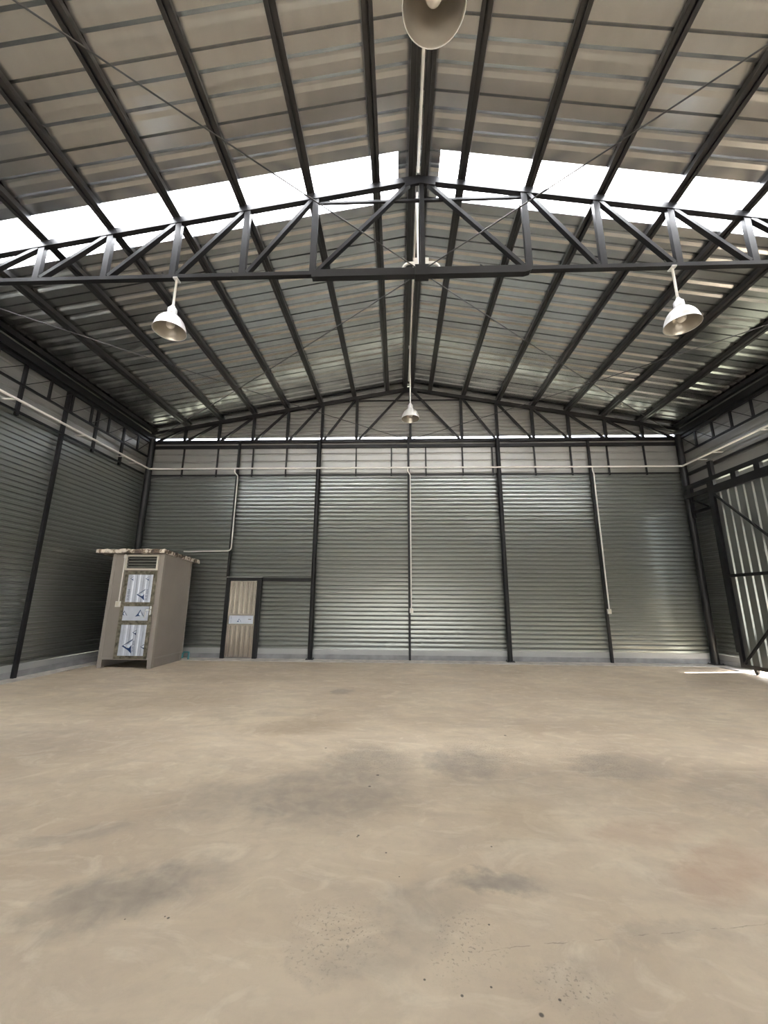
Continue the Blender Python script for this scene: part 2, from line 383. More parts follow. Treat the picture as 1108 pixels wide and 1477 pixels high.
def gable_x(z): return max(0.02, min(7.62, 7.5 * (1 - (z - 0.205 - EAVE) / RISE)))
zz = 6.07
while zz < 7.6:
    z1 = min(zz + 5 * FP, 7.66); sheet_back(zz, z1, FINE, FP, gable_x, YB0 + .02).build('wall_sheet', M['band'], wb); zz = z1
wl = struct(empty('wall_left'), 'grey corrugated wall on the left')
def side_wall(root, side, y0, y1, zlo=0.25, zhi=6.36):
    zz = zlo
    while zz < 4.9:
        z1 = min(zz + 7 * FP, 4.93); sheet_side(zz, z1, FINE_SIDE, FP, side, y0, y1).build('wall_sheet', M['wall'], root); zz = z1
    zz = 4.93
    for z1 in (5.37, 5.81, zhi): sheet_side(zz, z1, WIDE, WP, side, y0, y1).build('wall_sheet', M['band'], root); zz = z1
side_wall(wl, -1, YB0 + .02, -2.9); side_wall(wl, -1, -2.9, -5.93); side_wall(wl, -1, -5.93, Y_FRONT)
wr = struct(empty('wall_right'), 'grey corrugated wall on the right around the gate opening')
def fine_low(root, side, y0, y1, zt):
    zz = 0.25
    while zz < zt - .02:
        z1 = min(zz + 7 * FP, zt); sheet_side(zz, z1, FINE_SIDE, FP, side, y0, y1).build('wall_sheet', M['wall'], root); zz = z1
GY0, GY1 = -0.96, -4.62                                   # gate opening in the right wall
fine_low(wr, 1, YB0 + .02, GY0, 4.40); fine_low(wr, 1, GY1, Y_FRONT, 4.40)
MB().box(7.262, XW, GY0 - .02, GY0, 0.40, 4.33).box(7.255, 7.265, GY0 - .08, GY0, 0.40, 4.33).build('added_light_block', M['steel'], wr)  # added plates narrowing the gap so less daylight leaks past the gate
MB().box(7.30, XW, GY1, GY1 + .02, 0.02, 4.33).build('added_light_block', M['steel'], wr)  # added plate stopping daylight at the other gate edge
MB().box(XW - .01, XW + .01, Y_FRONT, YB0, 4.33, 4.90).build('fascia_band', M['fascia'], wr)
zz = 4.86
for z1 in (5.30, 5.74, 6.36): sheet_side(zz, z1, WIDE, WP, 1, YB0 + .02, Y_FRONT).build('wall_sheet', M['band'], wr); zz = z1
wf = struct(empty('wall_front'), 'front wall with wide open doorway, behind the viewer')
def front_sheet(x0, x1, z0, z1, clip=False):
    mb = MB(); pr = profile(z0, z1, FINE, FP); n = len(pr)
    f = (lambda z, x: max(-gable_x(z), min(gable_x(z), x))) if clip else (lambda z, x: x)
    mb.add([(f(z, x0), Y_FRONT - d, z) for z, d in pr] + [(f(z, x1), Y_FRONT - d, z) for z, d in pr], [(i, i + 1, n + i + 1, n + i) for i in range(n - 1)])
    mb.build('wall_sheet', M['wall'], wf)
front_sheet(-7.62, -4.8, 0, 2.9); front_sheet(4.8, 7.62, 0, 2.9); front_sheet(-7.62, 7.62, 2.9, 7.66, True)

# kerbs and flashing at the foot of the walls
def kerb(name, flash, conc, label):
    r = struct(empty(name), label)
    MB().box(*conc).build('kerb', M['concrete'], r); MB().box(*flash).build('flashing', M['flash'], r)
kerb('baseboard_back', (-7.6, 7.6, 0.035, 0.058, 0.122, 0.25), (-7.6, 7.6, 0.028, 0.13, 0, 0.122), 'grey kerb and pale flashing along the end wall')
kerb('baseboard_left', (-7.575, -7.552, Y_FRONT, 0.03, 0.13, 0.25), (-7.66, -7.548, Y_FRONT, 0.03, 0, 0.13), 'grey kerb and flashing along the left wall')
kerb('baseboard_right', (7.552, 7.575, GY0, 0.03, 0.122, 0.25), (7.548, 7.66, GY0, 0.03, 0, 0.122), 'short grey kerb between the corner and the gate')

# ---------------------------------------------------------------- columns and posts
def pipe_column(x, y, r, ztop, label, plate=0.19):
    t = thing('steel_column', label, 'column', (x, y, 0))
    MB().tube([(0, 0, .014), (0, 0, ztop)], r, 18).build('shaft', M['steel'], t)
    b = MB().box(-plate / 2, plate / 2, -plate / 2, plate / 2, 0.012, .026)
    b.build('base_plate', M['steel'], t)
    bb = MB()
    for sx in (-1, 1):
        for sy in (-1, 1): bb.tube([(sx * plate * .38, sy * plate * .38, .026), (sx * plate * .38, sy * plate * .38, .05)], .009, 6)
    bb.build('anchor_bolt', M['steel'], t)
    return t
pipe_column(-7.42, -0.07, .085, 6.0, 'round dark steel column in the back left corner behind the grey cabin', .26)
pipe_column(-2.55, -0.07, .060, 5.92, 'round dark steel column on the end wall, right of the small door')
pipe_column(2.47, -0.07, .060, 5.92, 'round dark steel column on the end wall, right of the middle socket')
pipe_column(7.42, -0.07, .085, 6.0, 'round dark steel column in the back right corner beside the gate', .26)
def box_column(x, y, w, d, z1, label, name='steel_column'):
    t = thing(name, label, 'column' if name == 'steel_column' else 'post', (x, y, 0))
    MB().box(-w / 2, w / 2, -d / 2, d / 2, .012, z1).build('shaft', M['steel'], t)
    MB().box(-w / 2 - .03, w / 2 + .03, -d / 2 - .03, d / 2 + .03, 0.0, .012).build('base_plate', M['steel'], t)
    return t
box_column(-7.51, -2.92, .06, .07, 6.0, 'square dark column on the left wall, left of the grey cabin')
box_column(-7.44, Y_T, .15, .15, 6.0, 'square dark column under the left end of the near truss')
box_column(7.44, Y_T, .15, .15, 6.0, 'square dark column under the right end of the near truss')
def thin_post(x, label, z0=0.012, z1=5.9):
    return tag(MB().box(-.028, .028, -.045, .02, z0, z1).build('wall_post', M['steel'], None, (x, 0, 0)), label, 'post')
thin_post(-4.87, 'thin dark post rising from the small door frame', 2.06)
thin_post(-0.02, 'thin dark post at the middle of the end wall')
thin_post(4.98, 'thin dark post on the end wall, nearest the right corner')

# ---------------------------------------------------------------- trusses
VX = [1.5, 2.5, 3.5, 4.5, 5.5, 6.5]
def truss(y, label, ch, splice, web):
    t = thing('roof_truss', label, 'truss', (0, y, 0))
    for s in (-1, 1):
        MB().prism([(-.04, 0), (.04, 0), (.04, .1), (-.04, .1)], (0, 0, U(0)), (0, 1, 0), (0, 0, 1), (s * 7.5, 0, U(7.5) - U(0))).build('top_chord', M['steel'], t)
    MB().box(-7.5, 7.5, -.035, .035, ZB - ch, ZB).build('bottom_chord', M['steel'], t)
    for s in (-1, 1):
        for x in VX:
            b = MB(); w = web; X = s * x
            pr = [(-w / 2, -.03), (w / 2, -.03), (w / 2, .03), (w / 2 - .006, .03), (w / 2 - .006, -.02), (-w / 2 + .006, -.02), (-w / 2 + .006, .03), (-w / 2, .03)]
            b.prism(pr, (X, 0, ZB), (1, 0, 0), (0, 1, 0), (0, 0, U(x) - ZB + .02)); b.build('vertical', M['steel'], t)
        inner = [0.12] + VX[:-1]
        for x0, x1 in zip(inner, VX):                       # from the top at the inner post down to the foot of the outer one
            MB().bar((s * (x0 + (.06 if x0 > .2 else .02)), 0, U(x0) - .01), (s * (x1 - .07), 0, ZB + .01), .05, web * .8, (0, 1, 0)).build('diagonal', M['steel'], t)
        MB().bar((s * 6.56, 0, U(6.5)), (s * 7.3, 0, ZB), .05, web * .7, (0, 1, 0)).build('diagonal', M['steel'], t)
    MB().bar((-1.5, .02, U(1.5) - .03), (1.5, .02, U(1.5) - .03), .035, .035).build('collar_tie', M['steel'], t)
    MB().box(.01, .075, -.03, .03, ZB, U(0) + .05).build('king_post', M['steel'], t)
    b = MB().prism([(-.22, -.05), (0, -.01), (.22, -.05), (.22, -.17), (0, -.12), (-.22, -.17)], (0.02, -.05, U(0) + .06), (1, 0, 0), (0, 0, 1), (0, .012, 0))
    b.build('ridge_gusset', M['steel'], t)
    if splice:
        b = MB()
        b.prism([(-1.52, .0), (-1.5, -.115), (1.42, -.115), (1.5, -.09), (1.52, -.055), (1.52, 0)], (0, -.045, ZB + .01), (1, 0, 0), (0, 0, 1), (0, .09, 0)); b.build('splice_channel', M['steel'], t)
        MB().box(-.07, .12, -.06, .06, ZB - .125, ZB + .045).build('centre_gusset', M['steel'], t)
    else: MB().box(-.06, .08, -.05, .05, ZB - .02, ZB + .06).build('centre_gusset', M['steel'], t)
    return t
tr = truss(-0.02, 'dark steel truss against the far end wall', .075, False, .075)
tn = truss(Y_T, 'dark steel truss spanning the shed under the skylight strip', .06, True, .085)
b = MB().prism([(0, 0), (.09, 0), (0, .06)], (.83, -.01, ZB + .012), (1, 0, 0), (0, 0, 1), (0, .02, 0)); b.build('cleat', M['steel'], tn)
for X in (2.4, -5.4, -3.62, -2.62, 3.35, 4.25):
    MB().bar((X, 0, ZB), (X - .04, 0, ZB + .07), .006, .02).build('cleat', M['rod'], tn)

# ---------------------------------------------------------------- purlins
def purlin_profile(): # two lipped channels toe to toe: a groove runs along the underside
    return [(-.060, 0), (-.014, 0), (-.014, .022), (-.050, .022), (-.050, .05), (.050, .05), (.050, .022), (.014, .022), (.014, 0), (.060, 0), (.060, .1), (-.060, .1)]
PX = [0.62, 1.58, 2.57, 3.54, 4.50, 5.47, 6.47]
ORD = ['first', 'second', 'third', 'fourth', 'fifth', 'sixth', 'seventh']
for s, nm in ((-1, 'left'), (1, 'right')):
    for i, x in enumerate(PX):
        b = MB(); c, sn = 1 / math.hypot(1, SL), SL / math.hypot(1, SL)
        b.prism(purlin_profile(), (s * x, 0, U(x) + .1), (c, 0, -s * sn), (s * sn, 0, c), (0, 18.25, 0))
        o = b.build('purlin', M['purlin'], None, (0, Y_FRONT + .02, 0))
        tag(o, '%s dark steel purlin out from the ridge on the %s roof slope' % (ORD[i], nm), 'purlin')
for s, nm in ((-1, 'left'), (1, 'right')):
    xo = -.095 if s < 0 else .085
    b = MB(); b.prism([(-.055, 0), (-.012, 0), (-.012, .025), (.012, .025), (.012, 0), (.055, 0), (.055, .16), (-.055, .16)], (xo, 0, U(.09) + .085), (1, 0, 0), (0, 0, 1), (0, 18.25, 0))
    tag(b.build('ridge_purlin', M['purlin'], None, (0, Y_FRONT + .02, 0)), 'dark ridge purlin running on the %s side of the white ridge conduit' % nm, 'purlin')
for s, nm in ((-1, 'left'), (1, 'right')):
    b = MB().box(-.05, .05, 0, 18.0, 5.96, 6.12)
    tag(b.build('eave_beam', M['steel'], None, (s * 7.46, Y_FRONT + .05, 0)), 'deep dark steel beam along the %s eave' % nm, 'beam')
    pf = MB().box(-.05, .05, 0, 18.2, U(7.44) + .08, U(7.44) + .18)
    tag(pf.build('eave_purlin', M['steel'], None, (s * 7.44, Y_FRONT + .02, 0)), 'lowest dark purlin of the %s roof slope, on the eave beam' % nm, 'purlin')

# ---------------------------------------------------------------- girders and girts along the side walls
def side_girder(s, nm, posts):
    t = thing('eave_girder', 'small dark lattice girder below the %s eave' % nm, 'girder', (s * 7.46, 0, 0))
    L = 12.0
    MB().box(-.03, .03, -L, -.12, 5.86, 5.92).build('top_rail', M['steel'], t)
    MB().box(-.02, .02, -L, -.12, 5.42, 5.46).build('bottom_rail', M['steel'], t)
    ys = []; y = -.62
    while y > -11.8: ys.append(y); y -= .56
    for y in ys: MB().box(-.02, .02, y - .022, y + .022, 5.46, 5.86).build('vertical', M['steel'], t)
    for a, c in zip([-.14] + ys[:-1], ys): MB().bar((0, c + .02, 5.46), (0, a - .02, 5.86), .012, .02, (1, 0, 0)).build('diagonal', M['steel'], t)
    return t
side_girder(-1, 'left', None); side_girder(1, 'right', None)
t = thing('wall_girt', 'thin dark girt with short hangers along the left wall', 'girt', (-7.50, 0, 0))
MB().box(-.02, .02, -12, -.15, 4.90, 4.94).build('rail', M['steel'], t)
for y in (-1.14, -2.06, -3.95, -4.9, -6.9, -7.9): MB().box(-.025, .025, y - .03, y + .03, 4.84, 5.9).build('hanger', M['steel'], t)
t = thing('wall_girt', 'two dark rails with hangers across the top of the end wall', 'girt', (0, 0.02, 0))
MB().box(-7.45, 7.45, -.02, .02, 4.91, 4.945).build('rail', M['steel'], t)
MB().box(-7.45, 7.45, -.02, .03, 5.73, 5.82).build('top_rail', M['steel'], t)
for x in (-6.5, -5.5, -4.47, -3.5, -1.5, -.5, .47, 1.5, 2.33, 3.5, 4.5, 5.5, 6.5):
    MB().box(x - .018, x + .018, -.02, .015, 4.88, 5.74).build('hanger', M['steel'], t)

# ---------------------------------------------------------------- brace rods
def rod(p, q, label):
    p, q = Vector(p), Vector(q)
    pts = []
    for i in range(9):
        u = i / 8; v = p.lerp(q, u); v.z -= 0.05 * 4 * u * (1 - u); pts.append(v - p)
    o = MB().tube(pts, .0085, 6).build('brace_rod', M['rod'], None, p); tag(o, label, 'rod')
rod((-.06, Y_T + .05, ZB - .05), (-7.30, -.12, 6.02), 'thin steel brace rod from the near truss centre to the back left corner')
rod((.10, Y_T + .05, ZB - .05), (7.30, -.12, 6.02), 'thin steel brace rod from the near truss centre to the back right corner')
rod((-.06, -.08, ZB - .02), (-7.30, Y_T + .1, 6.02), 'thin steel brace rod from the far truss centre to the left eave')
rod((.08, -.08, ZB - .02), (7.30, Y_T + .1, 6.02), 'thin steel brace rod from the far truss centre to the right eave')
rod((-.06, Y_T - .05, ZB), (-7.30, -11.9, 6.02), 'thin steel brace rod crossing the near left roof toward the viewer')
rod((.10, Y_T - .05, ZB), (7.30, -11.9, 6.02), 'thin steel brace rod crossing the near right roof toward the viewer')

# ---------------------------------------------------------------- white conduits
def conduit(name, pts, r, label, n=10): return tag(MB().tube(pts, r, n).build(name, M['pvc']), label, 'conduit')
Z_C = 5.065
conduit('conduit_pipe', [(-7.34, -.16, Z_C), (7.34, -.16, Z_C)], .022, 'white conduit running straight across the whole end wall')
def drop(x, zb, label, extra=None):
    p = [(x - .02, -.155, Z_C - .022), (x - .02, -.155, Z_C - .05), (x - .02, -.15, Z_C - .10)] + [(x + .045, -.075, Z_C - .19), (x + .045, -.07, Z_C - .26), (x + .045, -.07, zb)]
    return p
def drop_pipe(x, zb, label): return conduit('conduit_drop', drop(x, zb, label), .016, label)
drop_pipe(-0.02, 1.29, 'white conduit dropping to the socket on the middle post')
drop_pipe(4.98, 1.31, 'white conduit dropping to the socket near the right corner')
p = drop(-4.87, 0, '')[:-1] + [(-4.825, -.07, 2.86)] + arc((-4.925, -.07, 2.86), .10, 0, -90, (1, 0, 0), (0, 0, 1))[1:] + [(-5.60, -.07, 2.75), (-5.98, -.07, 2.735), (-6.1, -.12, 2.735)]
conduit('conduit_drop', p, .016, 'white conduit bending from the small door post across to the cabin roof')
def side_conduit(s, label):
    t = thing('conduit_pipe', label, 'conduit', (s * 7.34, 0, Z_C))
    MB().tube([(0, -.16, 0), (0, -12, 0)], .024, 10).build('pipe', M['pvc'], t)
    for y in (-.75, -1.25, -2.55, -4.2):
        MB().bar((s * .0, y, -.03), (s * .20, y, -.03), .05, .012).build('bracket', M['pvc'], t)
side_conduit(-1, 'white conduit on brackets along the left wall'); side_conduit(1, 'white conduit on brackets along the right wall')
t = thing('ridge_conduit', 'white conduit running under the ridge with two looped bends at the near truss', 'conduit', (0, 0, 0))
zr = U(0) + .03
MB().tube([(-.012, -.5, zr), (-.012, Y_T + .42, zr), (-.012, Y_T + .14, zr - .04)], .018, 10).build('pipe', M['pvc'], t)
MB().tube([(-.012, Y_T - .14, zr - .02), (-.012, Y_T - .5, zr), (-.012, -14.0, zr)], .018, 10).build('pipe', M['pvc'], t)
MB().tube([(-.012, Y_T + .14, zr - .04), (-.02, Y_T + .12, ZB + .16)], .013, 8).build('pipe', M['pvc'], t)
for s, xb in ((-1, -.05), (1, .10)):
    MB().box(xb - .03, xb + .03, Y_T + .06, Y_T + .12, ZB + .14, ZB + .27).build('junction_box', M['pvc'], t)
    loop = [(xb + s * .03, Y_T + .09, ZB + .21)] + arc((xb + s * .08, Y_T + .09, ZB + .11), .10, 90, 0, (s, 0, 0), (0, 0, 1), 8) + [(xb + s * .18, Y_T + .09, ZB - .02)]
    MB().tube(loop, .019, 10).build('loop', M['pvc'], t)
# sockets
def socket(x, z, label):
    t = thing('socket_box', label, 'socket', (x, -.045, z))
    b = MB().box(-.045, .045, -.045, .0, -.06, .06); b.build('box', M['pvc'], t)
    MB().box(-.035, .035, -.051, -.045, -.05, .05).build('cover_plate', M['alu_white'], t)
socket(0.03, 1.23, 'white socket box low on the middle post of the end wall')
socket(5.02, 1.245, 'white socket box low on the post near the back right corner')

# ---------------------------------------------------------------- pendant lamps
def lamp_meshes():
    sh = MB()
    out = [(.062, .262), (.075, .240), (.100, .222), (.130, .195), (.160, .155), (.184, .105), (.200, .05), (.207, .010), (.213, .0)]
    sh.lathe(out, n=40, mi=0)
    inn = [(.209, .0), (.203, .010), (.196, .05), (.180, .105), (.156, .152), (.126, .191), (.096, .218), (.06, .235), (.001, .236)]
    sh.lathe(inn, n=40, mi=1)
    sh.lathe([(.213, .0), (.214, -.004), (.209, 0)], n=40, mi=0)
    nk = MB().lathe([(.001, .395), (.026, .395), (.028, .365), (.050, .355), (.060, .34), (.060, .275), (.070, .262), (.062, .255)], n=24)
    bl = MB().lathe([(.001, .045), (.028, .050), (.048, .068), (.058, .095), (.055, .125), (.040, .160), (.026, .185), (.024, .235)], n=20)
    return sh.mesh('shade', [M['shade'], M['shade_in']]), nk.mesh('neck', M['shade']), bl.mesh('bulb', M['bulb'])
SHADE, NECK, BULB = lamp_meshes()
def lamp(x, y, z, ztop, label, k=1.0):
    t = thing('pendant_lamp', label, 'lamp', (x, y, z), 'bell-shaped pendant lamps')
    for nm, me in (('shade', SHADE), ('neck', NECK), ('bulb', BULB)): inst(nm, me, t).scale = (k, k, k)
    MB().tube([(0, 0, .38 * k), (0, 0, ztop - z)], .016, 10).build('rod', M['pvc'], t)
    MB().box(-.03, .03, -.05, .05, ztop - z - .02, ztop - z).build('hanger_plate', M['shade'], t)
lamp(-.02, -2.05, 5.60, zr - .01, 'white bell pendant lamp hanging from the ridge before the end wall')
lamp(-3.43, -5.93, 5.06, ZB - .055, 'white bell pendant lamp under the near truss, left half')
lamp(3.40, -5.93, 5.01, ZB - .055, 'white bell pendant lamp under the near truss, right half')
lamp(-.06, -8.72, 5.34, zr - .01, 'big nearest pendant lamp at the top, cut by the frame', 1.0)

# ---------------------------------------------------------------- small door in the end wall
d = struct(empty('door_1', (-4.4, -.03, 0)), 'small stainless door with a label in a black frame')
MB().box(-.475, -.375, -.04, .06, 0.012, 2.05).build('jamb', M['steel'], d)
MB().box(.355, .465, -.04, .06, 0.012, 2.05).build('jamb', M['steel'], d)
MB().box(-.375, .355, -.035, .06, 1.965, 2.05).build('head', M['steel'], d)
MB().box(-.47, .50, -.05, .04, 2.052, 2.072).build('drip_strip', M['flash'], d)
lf = MB(); lf.box(-.368, -.335, -.012, .02, .03, 1.96); lf.box(.315, .348, -.012, .02, .03, 1.96)
for z0, z1 in ((.03, .055), (.815, .86), (1.075, 1.12), (1.935, 1.96)): lf.box(-.335, .315, -.012, .02, z0, z1)
leaf = lf.build('leaf', M['stainless'], d)
def fluted(x0, x1, z0, z1, n, m, parent, name, y=.004, depth=.014):
    mb = MB(); w = (x1 - x0) / n; pr = []
    for i in range(n):
        a = x0 + i * w; pr += [(a, 0), (a + w * .40, 0), (a + w * .55, -depth), (a + w * .85, -depth)]
    pr.append((x1, 0)); k = len(pr)
    mb.add([(x, y + dd, z0) for x, dd in pr] + [(x, y + dd, z1) for x, dd in pr], [(i, i + 1, k + i + 1, k + i) for i in range(k - 1)])
    return mb.build(name, m, parent)
fluted(-.335, .315, .055, .815, 5, M['stainless'], leaf, 'panel'); fluted(-.335, .315, 1.12, 1.935, 5, M['stainless'], leaf, 'panel')
MB().box(-.325, .305, -.002, .012, .865, 1.07).build('label_plate', M['film'], leaf)
def text_mesh(txt, size):
    cu = bpy.data.curves.new('lettering', 'FONT'); cu.body = txt; cu.size = size; cu.align_x = 'CENTER'; cu.align_y = 'CENTER'
    o = bpy.data.objects.new('lettering', cu); COL.objects.link(o)
    me = bpy.data.meshes.new_from_object(o.evaluated_get(bpy.context.evaluated_depsgraph_get())); me.name = 'lettering'
    bpy.data.objects.remove(o); bpy.data.curves.remove(cu)
    me.materials.clear(); me.materials.append(M['logo_grey']); return me
def logo(parent, x, y, z, s, ang=0, arm=True, clip=None):
    """Triangular A mark printed flat on the film (front faces -y)."""
    ca, sa = math.cos(math.radians(ang)), math.sin(math.radians(ang))
    def tp(pts, dy): return [(x + s * (px * ca - pz * sa), y - dy, z + s * (px * sa + pz * ca)) for px, pz in pts]
    mb = MB()
    left = [(-.60, -.42), (-.30, -.05), (0, .50), (.06, .36), (-.12, .05), (-.16, -.16), (-.05, -.30), (.10, -.34), (-.25, -.34)]
    mb.add(tp(left, .0012), [(0, 1, 7, 8), (1, 2, 3, 4), (1, 4, 5), (1, 5, 6), (1, 6, 7)], 0)
    if arm:
        right = [(.06, .36), (0, .50), (.34, .02), (.62, -.42), (.45, -.36), (.22, -.02)]
        mb.add(tp(right, .0012), [(0, 1, 2, 5), (5, 2, 3, 4)], 1)
    mb.add(tp([(.03 + .13 * math.cos(t * math.pi / 5), -.10 + .13 * math.sin(t * math.pi / 5)) for t in range(10)], .0016), [tuple(range(10))], 2)
    return mb.build('logo', [M['logo'], M['logo_grey'], M['logo_white']], parent)
logo(leaf, -.06, -.002, .945, .10)
TXT = text_mesh('SUS 304', .06)
def lettering(parent, x, y, z, sc=1.0, ang=90):
    o = inst('lettering', TXT, parent, (x, y, z), (math.radians(90), math.radians(-ang), 0)); o.scale = (sc, sc, sc); return o
lettering(leaf, -.27, -.004, .965, .75)
MB().tube([(.26, -.012, .98), (.26, -.05, .98), (.20, -.05, .98)], .010, 8).build('handle', M['chrome'], leaf)
t = tag(MB().box(-3.93, -2.60, -.05, .03, 1.965, 2.045).build('door_beam', M['steel']), 'dark beam joining the small door frame to the wall column', 'beam')

# ---------------------------------------------------------------- grey cabin
BX0, BX1, BY0, BY1 = -6.90, -5.70, -1.62, -0.36
cab = thing('cabin', 'small grey panel cabin with mottled roof edge in the back left corner', 'cabin', (BX0, BY0, 0))
W_, D_ = BX1 - BX0, BY1 - BY0
def cz(y): return 2.50 - .06 * y          # top of the walls, falling towards the back
def wall_poly(pts, nrm, th):
    mb = MB(); n = len(pts); nv = Vector(nrm) * th
    a = [Vector(p) for p in pts]
    mb.add(a + [p + nv for p in a], [tuple(range(n))] + [tuple(range(2 * n - 1, n - 1, -1))] + [(i, (i + 1) % n, n + (i + 1) % n, n + i) for i in range(n)]); return mb
DX0, DX1, DZ0, DZ1 = .345, 1.085, .195, 2.105      # door opening
VX0, VX1, VZ0, VZ1 = .310, 1.075, 2.125, 2.465     # vent opening
fr = MB()
fr.box(.04, DX0, 0, .03, .19, 2.49); fr.box(DX1, W_ - .04, 0, .03, .19, 2.49); fr.box(DX0, DX1, 0, .03, DZ1, VZ0); fr.box(VX0, VX1, 0, .03, VZ1, 2.49)
fr.build('front_wall', M['cabin'], cab)
wall_poly([(W_, 0, .19), (W_, D_, .19), (W_, D_, cz(D_)), (W_, 0, cz(0))], (-1, 0, 0), .03).build('side_wall', M['cabin'], cab)
wall_poly([(0, 0, .19), (0, D_, .19), (0, D_, cz(D_)), (0, 0, cz(0))], (1, 0, 0), .03).build('side_wall', M['cabin'], cab)
MB().box(.03, W_ - .03, D_ - .03, D_, .19, cz(D_) - .002).build('back_wall', M['cabin'], cab)
MB().box(.03, W_ - .03, .03, D_ - .03, .19, .22).build('floor_pan', M['painted_shade'], cab)  # coloured near-black for the shade under the cabin
for x in (0, W_): # corner trims
    s = 1 if x == 0 else -1
    MB().box(min(x - s * .006, x + s * .07), max(x - s * .006, x + s * .07), -.008, .0, .0, 2.49).build('corner_trim', M['cabin_trim'], cab)
MB().box(W_, W_ + .008, -.006, .06, .0, 2.49).build('corner_trim', M['cabin_trim'], cab)
MB().box(W_, W_ + .006, D_ - .05, D_, .19, cz(D_)).build('corner_trim', M['cabin_trim'], cab)
MB().box(.07, W_ - .07, -.008, 0, .175, .215).build('sill', M['cabin_trim'], cab)
for x0 in (0, W_ - .09): 
    for y0 in (0, D_ - .1): MB().box(x0, x0 + .09, y0, y0 + .1, 0, .19).build('foot', M['cabin_trim'], cab)
MB().box(W_ - .05, W_ - .015, .09, D_ - .1, .0, .19).build('skirt', M['cabin'], cab)
MB().box(.015, .05, .09, D_ - .1, .0, .19).build('skirt', M['cabin'], cab)
MB().box(.09, W_ - .09, D_ - .06, D_ - .03, 0, .19).build('skirt', M['painted_shade'], cab)  # back strip painted near-black as the shade seen between the feet
MB().box(W_ - .01, W_ + .012, .06, D_, .185, .215).build('side_sill', M['cabin_trim'], cab)
# mottled roof slab with uneven edge
rb = MB(); nx, ny = 26, 22; X0, X1, Y0_, Y1_ = -.37, W_ + .04, -.09, D_ + .32
rnd = random.Random(3)
top = {}; bot = {}
vs = []
for j in range(ny + 1):
    for i in range(nx + 1):
        x = X0 + (X1 - X0) * i / nx; y = Y0_ + (Y1_ - Y0_) * j / ny
        e = i in (0, nx) or j in (0, ny)
        dz = rnd.uniform(-.012, .012) + .012 * abs(math.sin(x * 7.0 + y * 6))
        vs.append((x + (rnd.uniform(-.01, .01) if e else 0), y + (rnd.uniform(-.012, .012) if e else 0), cz(y) + .085 + dz))
nT = len(vs)
for j in range(ny + 1):
    for i in range(nx + 1):
        x = X0 + (X1 - X0) * i / nx; y = Y0_ + (Y1_ - Y0_) * j / ny
        vs.append((x, y, cz(y) + .004))
fs = []
I = lambda i, j: j * (nx + 1) + i
for j in range(ny):
    for i in range(nx):
        fs.append((I(i, j), I(i + 1, j), I(i + 1, j + 1), I(i, j + 1))); fs.append((nT + I(i, j), nT + I(i, j + 1), nT + I(i + 1, j + 1), nT + I(i + 1, j)))
for i in range(nx):
    fs.append((I(i, 0), nT + I(i, 0), nT + I(i + 1, 0), I(i + 1, 0))); fs.append((I(i, ny), I(i + 1, ny), nT + I(i + 1, ny), nT + I(i, ny)))
for j in range(ny):
    fs.append((I(0, j), I(0, j + 1), nT + I(0, j + 1), nT + I(0, j))); fs.append((I(nx, j), nT + I(nx, j), nT + I(nx, j + 1), I(nx, j + 1)))
rb.add(vs, fs); rb.build('roof', M['stone_film'], cab)['label'] = 'mottled brown and white roof edge'
# vent
v = MB()
v.box(VX0, VX0 + .035, -.02, .03, VZ0, VZ1); v.box(VX1 - .035, VX1, -.02, .03, VZ0, VZ1); v.box(VX0 + .035, VX1 - .035, -.02, .03, VZ1 - .03, VZ1); v.box(VX0 + .035, VX1 - .035, -.02, .03, VZ0, VZ0 + .035)
vent = v.build('vent_window', M['alu_white'], cab); vent['label'] = 'white framed louvre vent'
for k in range(4):
    z = VZ0 + .065 + k * .066
    MB().bar((VX0 + .035, .012, z), (VX1 - .035, .012, z), .055, .004, (0, .62, .78)).build('louvre', M['glass'], vent)
MB().box(VX0 + .03, VX1 - .03, .045, .05, VZ0, VZ1).build('shade_backing', M['painted_shade'], vent)  # near-black sheet added as the shade behind the louvres
# cabin door
dm = MB(); a = .075
dm.box(DX0, DX0 + a, -.022, .025, DZ0, DZ1); dm.box(DX1 - a, DX1, -.022, .025, DZ0, DZ1)
rails = [(DZ0, DZ0 + .065), (.915, 1.005), (1.315, 1.405), (DZ1 - .085, DZ1)]
for z0, z1 in rails: dm.box(DX0 + a, DX1 - a, -.020, .022, z0, z1)
door = dm.build('door', M['alu_dark'], cab); door['label'] = 'bronze aluminium door with film-covered panels'
px0, px1 = DX0 + a, DX1 - a
fluted(px0, px1, DZ0 + .065, .915, 4, M['film'], door, 'panel', -.004, .010)
fluted(px0, px1, 1.405, DZ1 - .085, 4, M['film'], door, 'panel', -.004, .010)
MB().box(px0, px1, -.010, .004, 1.005, 1.315).build('panel', M['film'], door)
LY = -.0150
logo(door, px0 + .36, LY, 1.57, .21, 90); logo(door, px0 + .10, LY, 1.93, .09, 90); logo(door, px0 + .46, LY, 1.93, .09, 90)
lettering(door, px0 + .07, LY - .001, 1.57, 1.2); lettering(door, px0 + .49, LY - .001, 1.57, 1.2)
logo(door, px0 + .39, LY + .004, 1.16, .17); logo(door, px0 + .03, LY + .004, 1.16, .12)
logo(door, px0 + .21, LY, .46, .26, 90); logo(door, px0 + .33, LY, .75, .10, 90); logo(door, px1 - .03, LY, .45, .12, 90)
lettering(door, px0 + .34, LY - .001, .46, 1.15)
MB().box(DX1 - .052, DX1 - .015, -.030, -.022, 1.13, 1.32).tube([(DX1 - .03, -.03, 1.24), (DX1 - .03, -.065, 1.24), (DX1 - .13, -.065, 1.24)], .010, 8).build('handle', M['chrome'], door)
